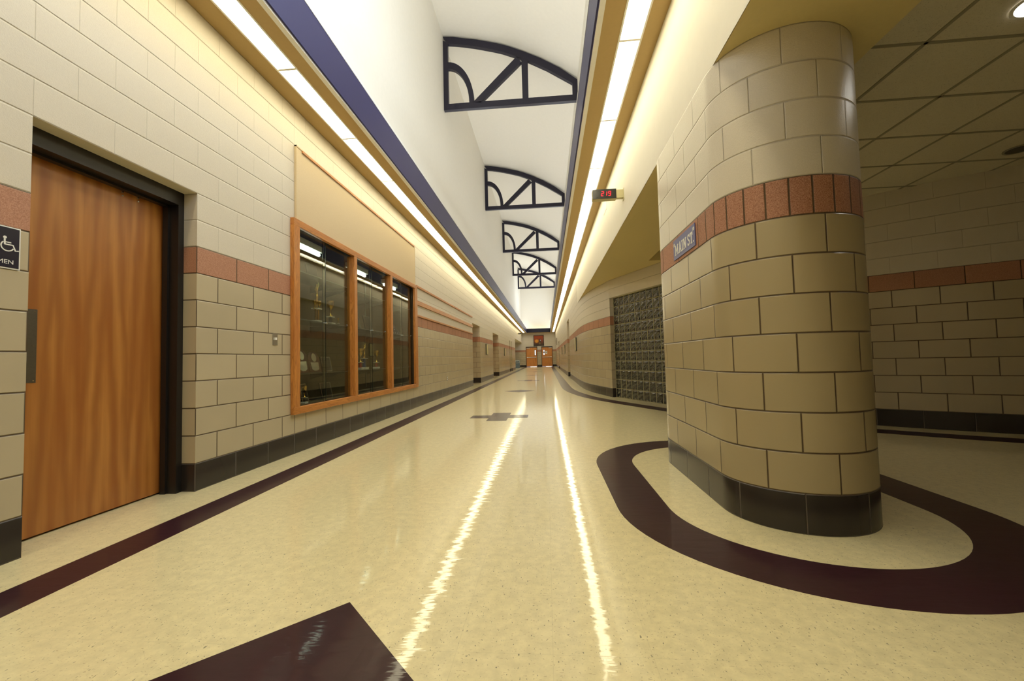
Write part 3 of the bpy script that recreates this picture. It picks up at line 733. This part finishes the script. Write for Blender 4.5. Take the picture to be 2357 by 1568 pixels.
# ------------------------------------------------------------------ trophy case
case = empty('trophy_case', (XL, 6.09, .40), 'built-in trophy case with oak frame and three pairs of sliding glass doors', 'display case')
fx0, fx1 = XL+.001, XL+.045
Y = [4.045, 4.148, 5.40, 5.485, 6.72, 6.81, 8.01, 8.165]; zb, zt = .404, 2.445; ib, it = .478, 2.37
bm = NB()
obj('frame_rail', B(fx0, fx1, Y[0], Y[7], it, zt), 'oak', case, bevel=.004); obj('frame_rail', B(fx0, fx1, Y[0], Y[7], zb, ib), 'oak', case, bevel=.004)
for a, b in ((0, 1), (2, 3), (4, 5), (6, 7)): obj('frame_stile', B(XL-.06 if a in (2, 4) else fx0, fx1, Y[a], Y[b], ib, it), 'oakv', case, bevel=.003)
XB = XL-.50
bm = NB(); box(bm, XB-.01, XB, CY0, CY1, CZ0, CZ1)
obj('back_panel', bm, 'caseback', case)
bm = NB(); box(bm, XB, XL-.001, CY0+.001, CY0+.01, CZ0, CZ1); box(bm, XB, XL-.001, CY1-.01, CY1-.001, CZ0, CZ1)
obj('side_panel', bm, 'caseback', case)
obj('case_floor', B(XB, XL-.001, CY0+.01, CY1-.01, CZ0+.001, CZ0+.022), 'casedark', case); obj('case_top', B(XB, XL-.001, CY0+.01, CY1-.01, CZ1-.02, CZ1-.001), 'casedark', case)
bays = [(Y[1], Y[2]), (Y[3], Y[4]), (Y[5], Y[6])]
for a, b in bays:
    mid = (a+b)/2-.05
    for q, (g, h, x) in enumerate(((a, mid+.03, XL-.012), (mid, b, XL-.030))):
        p = obj('glass_door', B(x-.003, x+.003, g, h, ib-.01, it+.01), 'glass', case)
        e = (mid+.03) if q == 0 else mid
        obj('door_edge', B(x-.004, x+.004, e-.004, e+.004, ib, it), 'glassedge', p)
    obj('lock', tube(NB(), [(XL-.009, mid+.02, 1.40), (XL+.012, mid+.02, 1.40)], .011, 12), 'chrome', case)
    obj('finger_pull', tube(NB(), [(XL-.027, b-.07, 1.42), (XL-.020, b-.07, 1.42)], .012, 12), 'chrome', case)
    for z in (.815, 1.42, 1.95):
        s = obj('glass_shelf', B(XB+.06, XL-.07, a-.02, b+.02, z-.01, z), 'shelf', case)
        obj('shelf_edge', B(XL-.070, XL-.068, a-.02, b+.02, z-.01, z), 'steel', s)
        for yy in (a+.15, b-.15): obj('bracket', poly(NB(), [(XB, z-.012), (XB+.3, z-.012), (XB+.3, z-.022), (XB, z-.10)], 1, yy-.002, yy+.002), 'steel', s)
    obj('case_lamp', tube(NB(), [(-2.80, b-.99, 2.275), (-2.80, b-.47, 2.275)], .020, 12), 'tube', case)
    obj('lamp_housing', B(-2.85, -2.75, b-1.01, b-.45, 2.30, 2.37), 'lip', case)
    for yy in (a+.12,):
        obj('standard', B(XB, XB+.01, yy-.012, yy+.012, .5, 2.35), 'steel', case)

CUP = [(.028, 0), (.030, .008), (.012, .02), (.008, .05), (.014, .065), (.008, .08), (.012, .09), (.034, .12), (.042, .16), (.040, .20), (.046, .205)]
def figurine(bm, x, y, z, k):
    tube(bm, [(x, y-.012*k, z), (x, y-.008*k, z+.05*k), (x, y, z+.10*k)], [.008*k, .011*k, .015*k], 8)
    tube(bm, [(x, y+.016*k, z), (x, y+.012*k, z+.05*k), (x, y, z+.10*k)], [.008*k, .011*k, .015*k], 8)
    tube(bm, [(x, y, z+.09*k), (x, y, z+.13*k), (x, y, z+.175*k), (x, y, z+.19*k)], [.015*k, .014*k, .022*k, .008*k], 10)
    lathe(bm, [(.002, 0), (.012, .006), (.014, .015), (.011, .026), (.002, .031)], x, y, z+.188*k, 10, k)
    tube(bm, [(x, y+.02*k, z+.17*k), (x, y+.045*k, z+.20*k), (x, y+.03*k, z+.25*k)], [.008*k, .007*k, .005*k], 6)
    tube(bm, [(x, y-.02*k, z+.17*k), (x, y-.04*k, z+.14*k), (x, y-.025*k, z+.11*k)], [.008*k, .007*k, .005*k], 6)
def handles(bm, x, y, z, k):
    for sg in (-1, 1): tube(bm, [(x, y+sg*(.036+.03*math.sin(q))*k, z+(.16-.035*math.cos(q))*k) for q in [PI*i/8 for i in range(9)]], .004*k, 6)
def trophy(kind, y, z, label, h=.34, col='redcol', x=-2.80, k=1.):
    t = empty('trophy', (x, y, z), label, 'trophy', 'trophies in the case')
    obj('base', B(x-.045*k, x+.045*k, y-.05*k, y+.05*k, z, z+.03*k), 'marble', t, bevel=.003)
    zz = z+.03*k
    if kind == 'cup':
        obj('column', lathe(NB(), [(.022, 0), (.022, .07)], x, y, zz, 12, k), col, t); zz += .07*k
        obj('deck', B(x-.035*k, x+.035*k, y-.045*k, y+.045*k, zz, zz+.01*k), 'marble', t); zz += .01*k
        bm = NB(); lathe(bm, CUP, x, y, zz, 16, k); handles(bm, x, y, zz, k); obj('cup', bm, 'gold', t, smooth=True)
    elif kind == 'tower':
        for sy in (-.03, .03): obj('column', lathe(NB(), [(.011, 0), (.011, .13)], x, y+sy*k, zz, 12, k), 'gold', t)
        zz += .13*k; obj('deck', B(x-.04*k, x+.04*k, y-.055*k, y+.055*k, zz, zz+.012*k), 'marble', t); zz += .012*k
        for sy in (-.05, .05):
            bm = NB(); lathe(bm, CUP, x, y+sy*k, zz-.01*k, 12, .5*k); obj('cup', bm, 'gold', t, smooth=True)
        obj('stem', lathe(NB(), [(.016, 0), (.006, .02), (.013, .05), (.006, .08), (.018, .09)], x, y, zz, 12, k), 'gold', t, smooth=True); zz += .09*k
        bm = NB(); figurine(bm, x, y, zz, .9*k); obj('figure', bm, 'gold', t, smooth=True)
    else:
        obj('column', lathe(NB(), [(.018, 0), (.018, .11)], x, y, zz, 12, k), col, t); zz += .11*k
        obj('deck', B(x-.035*k, x+.035*k, y-.04*k, y+.04*k, zz, zz+.01*k), 'marble', t); zz += .01*k
        bm = NB(); figurine(bm, x, y, zz, k*.8); obj('figure', bm, 'gold', t, smooth=True)
    return t
trophy('tower', 4.88, 1.4205, 'tall gold two-tier trophy with figure, middle shelf of the left bay', k=1.05)
trophy('cup', 5.20, 1.4205, 'gold cup trophy on the middle shelf of the left bay, right of the two-tier one', col='dark', k=1.0)
t = trophy('cup', 5.40, 1.4205, 'tiny gold cup beside the right post, middle shelf of the left bay', col='dark', k=.35)
trophy('cup', 4.61, .463, 'gold cup trophy on the case floor in the left bay', col='dark', k=.65)
trophy('cup', 6.06, .8155, 'gold cup trophy on a red column behind the left post of the middle bay', k=1.0)
trophy('figure', 6.20, .8155, 'gold figure trophy on a blue column in the middle bay', col='bluecol', k=1.15)
trophy('cup', 6.66, .8155, 'gold cup trophy on a red column, rightmost in the middle bay', k=.95)
def lean(o, deg, pivot):
    pass
def plaque(y, z, w, h, label, shape='arch', x=-2.82, mat='plaque'):
    t = empty('plaque', (x, y, z), label, 'plaque', 'award plaques in the case')
    n = 12
    if shape == 'arch':
        out = [(-w/2, 0), (w/2, 0)]+[(w/2*math.cos(q), h-w/2*.7+w/2*.7*math.sin(q)) for q in [PI*i/n for i in range(n+1)]]
    else: out = [(-w/2, 0), (w/2, 0), (w/2, h), (-w/2, h)]
    bm = poly(NB(), [(y+a, z+b) for a, b in out], 0, x, x+.015); obj('board', bm, mat, t)
    if shape == 'arch':
        obj('seal', tube(NB(), [(x+.015, y, z+h*.72), (x+.021, y, z+h*.72)], w*.21, 20), 'silver', t)
        obj('name_plate', poly(NB(), [(y-w*.34, z+h*.48), (y-w*.30, z+h*.14), (y-w*.12, z+h*.07), (y+w*.12, z+h*.07), (y+w*.30, z+h*.14), (y+w*.34, z+h*.48)], 0, x+.015, x+.018), 'silver', t)
    else:
        bm = NB(); e = .008
        for a in ((-w/2, -w/2+e, 0, h), (w/2-e, w/2, 0, h), (-w/2, w/2, 0, e), (-w/2, w/2, h-e, h)): box(bm, x+.015, x+.018, y+a[0], y+a[1], z+a[2], z+a[3])
        obj('silver_border', bm, 'silver', t)
    t.rotation_euler = (0, math.radians(-12), 0)
    return t
plaque(4.62, .8155, .24, .28, 'arched walnut plaque with silver plate, partly behind the left oak post')
plaque(4.87, .8155, .25, .25, 'arched walnut plaque with round silver seal on the lower left shelf')
plaque(5.14, .8155, .22, .19, 'dark rectangular plaque with thin silver border on the lower left shelf', 'rect', mat='dark')
plaque(5.14, .463, .25, .215, 'black framed certificate with bright border on the case floor', 'rect', mat='dark')
t = plaque(4.78, .463, .13, .22, 'plain dark plaque standing on the case floor beside the small gold cup', 'arch2', mat='dark', x=-2.9)
plaque(4.82, 1.951, .22, .19, 'dark plaque standing on the top shelf of the left bay', 'rect', mat='dark')
plaque(6.05, 1.4205, .16, .20, 'dark plaque at the left of the middle bay shelf', 'rect', mat='dark')
plaque(6.42, 1.4205, .26, .24, 'wide dark plaque on the middle bay shelf', 'rect', mat='dark')
t = empty('folded_flag', (-2.80, 7.62, 1.4205), 'folded navy flag with white stars in a triangular wooden case', 'flag')
bm = poly(NB(), [(7.36, 1.4205), (7.90, 1.4205), (7.46, 1.615)], 0, -2.84, -2.80); obj('wooden_case', bm, 'plaque', t)
bm = poly(NB(), [(7.40, 1.435), (7.83, 1.435), (7.47, 1.593)], 0, -2.80, -2.797); obj('flag_cloth', bm, 'flag', t)
bm = NB()
for yy, zz in ((7.46, 1.46), (7.55, 1.46), (7.65, 1.46), (7.50, 1.52), (7.47, 1.56)):
    poly(bm, [(yy+(.012 if i % 2 == 0 else .005)*math.sin(i*PI/5), zz+(.012 if i % 2 == 0 else .005)*math.cos(i*PI/5)) for i in range(10)], 0, -2.797, -2.795)
obj('stars', bm, 'paper', t)

# ------------------------------------------------------------------ street sign on the pillar
sx = PX-PR-.001
t = empty('street_sign', (sx, 3.085, 1.655), 'blue MAIN ST. street sign on the red band of the pillar', 'sign')
q0, q1, w0, w1 = 2.852, 3.322, 1.653, 1.806
obj('plate', B(sx-.006, sx-.001, q0, q1, w0, w1), 'signblue', t, bevel=.001)
def sletters():
    """Slab letters for the plate; the reader looks along +X, so text runs towards -Y."""
    bm = NB(); x0, x1 = sx-.0072, sx-.006
    def seg(pts, w): stroke(bm, [(cur[0]-p[0]*1., base+p[1]) for p in pts], w, x0, x1)
    hh, t_ = .078, .015
    base = 1.683; cur = [3.278]
    def serif(x, z, w=.030): seg([(x-w/2, z), (x+w/2, z)], .009)
    def adv(d): cur[0] -= d
    # M
    seg([(.012, 0), (.012, hh)], t_); seg([(.062, 0), (.062, hh)], t_); seg([(.012, hh-.004), (.037, .022), (.062, hh-.004)], .013)
    for x in (.010, .064): serif(x, .0045)
    serif(.006, hh-.0045, .02); serif(.068, hh-.0045, .02); adv(.086)
    # A
    seg([(.010, 0), (.030, hh), (.031, hh)], .014); seg([(.052, 0), (.032, hh), (.031, hh)], .014); seg([(.018, .026), (.044, .026)], .010); serif(.010, .0045, .024); serif(.052, .0045, .024); adv(.068)
    # I
    seg([(.014, 0), (.014, hh)], t_); serif(.014, .0045); serif(.014, hh-.0045); adv(.036)
    # N
    seg([(.012, 0), (.012, hh)], .013); seg([(.052, 0), (.052, hh)], .013); seg([(.012, hh-.004), (.052, .004)], .014); serif(.012, .0045, .026); serif(.008, hh-.0045, .02); serif(.052, hh-.0045, .026); adv(.086)
    # S
    pts = [(.026+.017*math.cos(a), .058+.015*math.sin(a)) for a in [math.radians(20+i*25) for i in range(8)]]+[(.026+.018*math.cos(a), .021+.016*math.sin(a)) for a in [math.radians(80-i*28) for i in range(10)]]
    seg(pts, .012); seg([(.042, .055), (.042, hh)], .008); seg([(.010, 0), (.010, .022)], .008); adv(.056)
    # T
    seg([(.026, 0), (.026, hh)], t_); seg([(.002, hh-.006), (.050, hh-.006)], .012); serif(.026, .0045); seg([(.005, hh), (.005, hh-.024)], .008); seg([(.047, hh), (.047, hh-.024)], .008); adv(.060)
    seg([(0, .006), (.012, .006)], .012)
    # 100 in two corners
    for cy, cz in ((3.313, 1.770), (2.895, 1.772)):
        for j, ch in enumerate('100'):
            oy = cy-j*.013
            if ch == '1': stroke(bm, [(oy-.004, cz-.012), (oy-.004, cz+.012)], .004, x0, x1)
            else: stroke(bm, [(oy-.005+.004*math.cos(a), cz+.0105*math.sin(a)) for a in [2*PI*i/12 for i in range(13)]], .003, x0, x1)
    obj('lettering', bm, 'paper', t)
sletters()

# ------------------------------------------------------------------ digital clocks
SEG = {'2': 'abged', '1': 'bc', '9': 'abcdfg'}
def clock(x_wall, sg, y, z, label, digits=True, w=.30):
    t = empty('digital_clock', (x_wall, y, z), label, 'clock', 'digital clocks on wall arms')
    xa = x_wall+sg*.095; xb = xa+sg*w; X0, X1 = sorted((xa, xb)); hgt = .125; dep = .10
    obj('housing', B(X0, X1, y+.006, y+dep, z, z+hgt), 'beige', t, bevel=.003)
    f = obj('face', B(X0+.002, X1-.002, y-.002, y+.006, z+.002, z+hgt-.002), 'black', t)
    bm = NB()
    for a in ((X0+.05, X1-.05, z+.018, z+.022), (X0+.05, X1-.05, z+.103, z+.107)): box(bm, a[0], a[1], y-.004, y-.002, a[2], a[3])
    obj('window_bezel', bm, 'frame', f)
    if digits:
        bm = NB(); dh, dw, sl = .054, .028, .10
        def D(cx, ch, cz):
            def p(u, v): return (cx+u*dw+v*dh*sl, cz+v*dh)
            S = {'a': ((0, 1), (1, 1)), 'b': ((1, 1), (1, .5)), 'c': ((1, .5), (1, 0)), 'd': ((0, 0), (1, 0)), 'e': ((0, 0), (0, .5)), 'f': ((0, .5), (0, 1)), 'g': ((0, .5), (1, .5))}
            for s in SEG[ch]:
                a, b = (Vector(p(*q)) for q in S[s]); d_ = (b-a).normalized(); a = a+d_*.002; b = b-d_*.002; n_ = Vector((-d_.y, d_.x))*.0035
                poly(bm, [tuple(a-n_), tuple(b-n_), tuple(b+n_), tuple(a+n_)], 1, y-.004, y-.0022)
        X = X0+.108
        D(X, '2', z+.038); D(X+.040, '1', z+.038); D(X+.090, '9', z+.038)
        obj('digits', bm, 'led', f)
    a, b = sorted((x_wall+sg*.001, xa)); obj('wall_arm', B(a, b, y+.018, y+.082, z+.012, z+hgt-.01), 'beige', t)
    a, b = sorted((x_wall, x_wall+sg*.006)); obj('wall_plate', B(a, b, y+.005, y+.095, z-.01, z+hgt+.006), 'beige', t)
clock(XR, -1, 5.28, 2.925, 'digital clock reading 2 19 in red on the right wall above the lobby opening')
clock(XL, 1, 38., 3.15, 'small distant dark clock on the left wall near the end doors', digits=False, w=.26)

# ------------------------------------------------------------------ glass block window
gw = empty('window_1', (gl0.x, gl0.y, 0), kind='structure')
n2 = Vector((gd.y, -gd.x)); n2 = -n2 if n2.x < 0 else n2       # away from the room
rot = math.atan2(gd.y, gd.x)
bm = NB(); box(bm, 0, glen, .115, .16, 0, 11*C)
for i in range(GN+1): box(bm, .015+i*C-.005, .015+i*C+.005, .088, .116, 0, 11*C)
for j in range(12): box(bm, 0, glen, .088, .116, max(j*C-.005, 0), min(j*C+.005, 11*C))
bmesh.ops.transform(bm, matrix=Matrix.Translation((gl0.x, gl0.y, 0)) @ Matrix.Rotation(rot, 4, 'Z'), verts=bm.verts)
obj('mortar_grid', bm, 'mortar', gw)
def block():
    bm = NB(); N = 18; w = C-.010; vs = {}
    for i in range(N+1):
        for j in range(N+1):
            a, b = i/N, j/N; e = min(a, 1-a, b, 1-b); pil = .010*min(1, e/.12)**.5
            wv = .011*math.sin(6.5*a+2.6*math.sin(5.2*b+.6)+.4)*min(1, e/.15)
            vs[i, j] = bm.verts.new((a*w-w/2, -pil-wv, b*w-w/2))
    for i in range(N):
        for j in range(N): bm.faces.new((vs[i, j], vs[i+1, j], vs[i+1, j+1], vs[i, j+1]))
    edge = [(i, 0) for i in range(N)]+[(N, j) for j in range(N)]+[(i, N) for i in range(N, 0, -1)]+[(0, j) for j in range(N, 0, -1)]
    bk = [bm.verts.new((vs[e].co.x, .02, vs[e].co.z)) for e in edge]
    for k in range(len(edge)): bm.faces.new((vs[edge[k]], bk[k], bk[(k+1) % len(edge)], vs[edge[(k+1) % len(edge)]]))
    bm.faces.new(bk)
    return bm
b0 = None
nb = Vector((-gd.y, gd.x)); nb = nb if nb.x > 0 else -nb
for i in range(GN):
    for j in range(11):
        p = gl0+gd*(.015+(i+.5)*C)+nb*.094
        if b0 is None:
            bm = block(); o = b0 = obj('glass_block', bm, 'gblock', None, smooth=True); o.parent = gw
        else: o = b0.copy(); COL.objects.link(o)
        o.location = Vector((p.x, p.y, (j+.5)*C))-gw.location; o.rotation_euler = (0, 0, rot)
# ------------------------------------------------------------------ downlights
def downlight(x, y, z, lit, label, r=.085):
    t = empty('downlight', (x, y, z), label, 'ceiling light', 'round recessed downlights')
    ring = NB(); n = 32
    a = [(x+(r+.018)*math.cos(2*PI*i/n), y+(r+.018)*math.sin(2*PI*i/n)) for i in range(n)]; b = [(x+r*math.cos(2*PI*i/n), y+r*math.sin(2*PI*i/n)) for i in range(n)]
    ribbon(ring, b, a, 2, z-.008, z-.001, True); obj('trim_ring', ring, 'grid' if not lit else 'lip', t)
    obj('lamp' if lit else 'dark_reflector', lathe(NB(), [(r, 0), (r*.98, .003)], x, y, z-.006, 32), 'down' if lit else 'black', t)
    if lit:
        l = bpy.data.lights.new('downlight_beam', 'SPOT'); l.energy = lit; l.spot_size = math.radians(125); l.spot_blend = .8; l.shadow_soft_size = .07; l.color = (1, .93, .8)
        o = bpy.data.objects.new('downlight_beam', l); COL.objects.link(o); o.location = (x, y, z-.03); o.parent = None
downlight(2.79, 2.455, ZT-.002, DOWN, 'lit round downlight in the tile ceiling right of the pillar', .1)
downlight(4.62, 4.33, ZT-.002, 0, 'unlit dark round downlight in the tile ceiling by the back wall', .095)
downlight(-3.1, 38.2, ZR+.018, 150., 'small lit downlight over the far left recess with the bin')
# ------------------------------------------------------------------ end of the corridor
t = empty('framed_picture', (-.77, YE-.03, 2.23), 'square framed orange picture between and above the end doors', 'picture')
bm = NB(); e = .05; x0, x1, z0, z1 = -1.33, -.22, 2.24, 3.40
for a in ((x0, x0+e, z0, z1), (x1-e, x1, z0, z1), (x0+e, x1-e, z0, z0+e), (x0+e, x1-e, z1-e, z1)): box(bm, a[0], a[1], YE-.05, YE-.001, a[2], a[3])
obj('frame', bm, 'dark', t)
obj('print', B(x0+e, x1-e, YE-.03, YE-.002, z0+e, z1-e), 'art', t, origin=((x0+x1)/2, YE-.015, (z0+z1)/2))
t = empty('trash_bin', (-2.76, 39.6, 0), 'blue-grey trash bin with lighter lid standing at the far left recess', 'bin')
obj('bin_body', B(-2.98, -2.54, 39.4, 39.8, .0, .50), 'bin', t, bevel=.03)
bm = NB(); box(bm, -3.0, -2.52, 39.38, 39.82, .50, .56); box(bm, -2.98, -2.54, 39.42, 39.8, .66, .76); box(bm, -2.98, -2.93, 39.42, 39.8, .56, .66); box(bm, -2.59, -2.54, 39.42, 39.8, .56, .66); box(bm, -2.93, -2.59, 39.72, 39.8, .56, .66)
obj('bin_lid', bm, 'binlid', t)
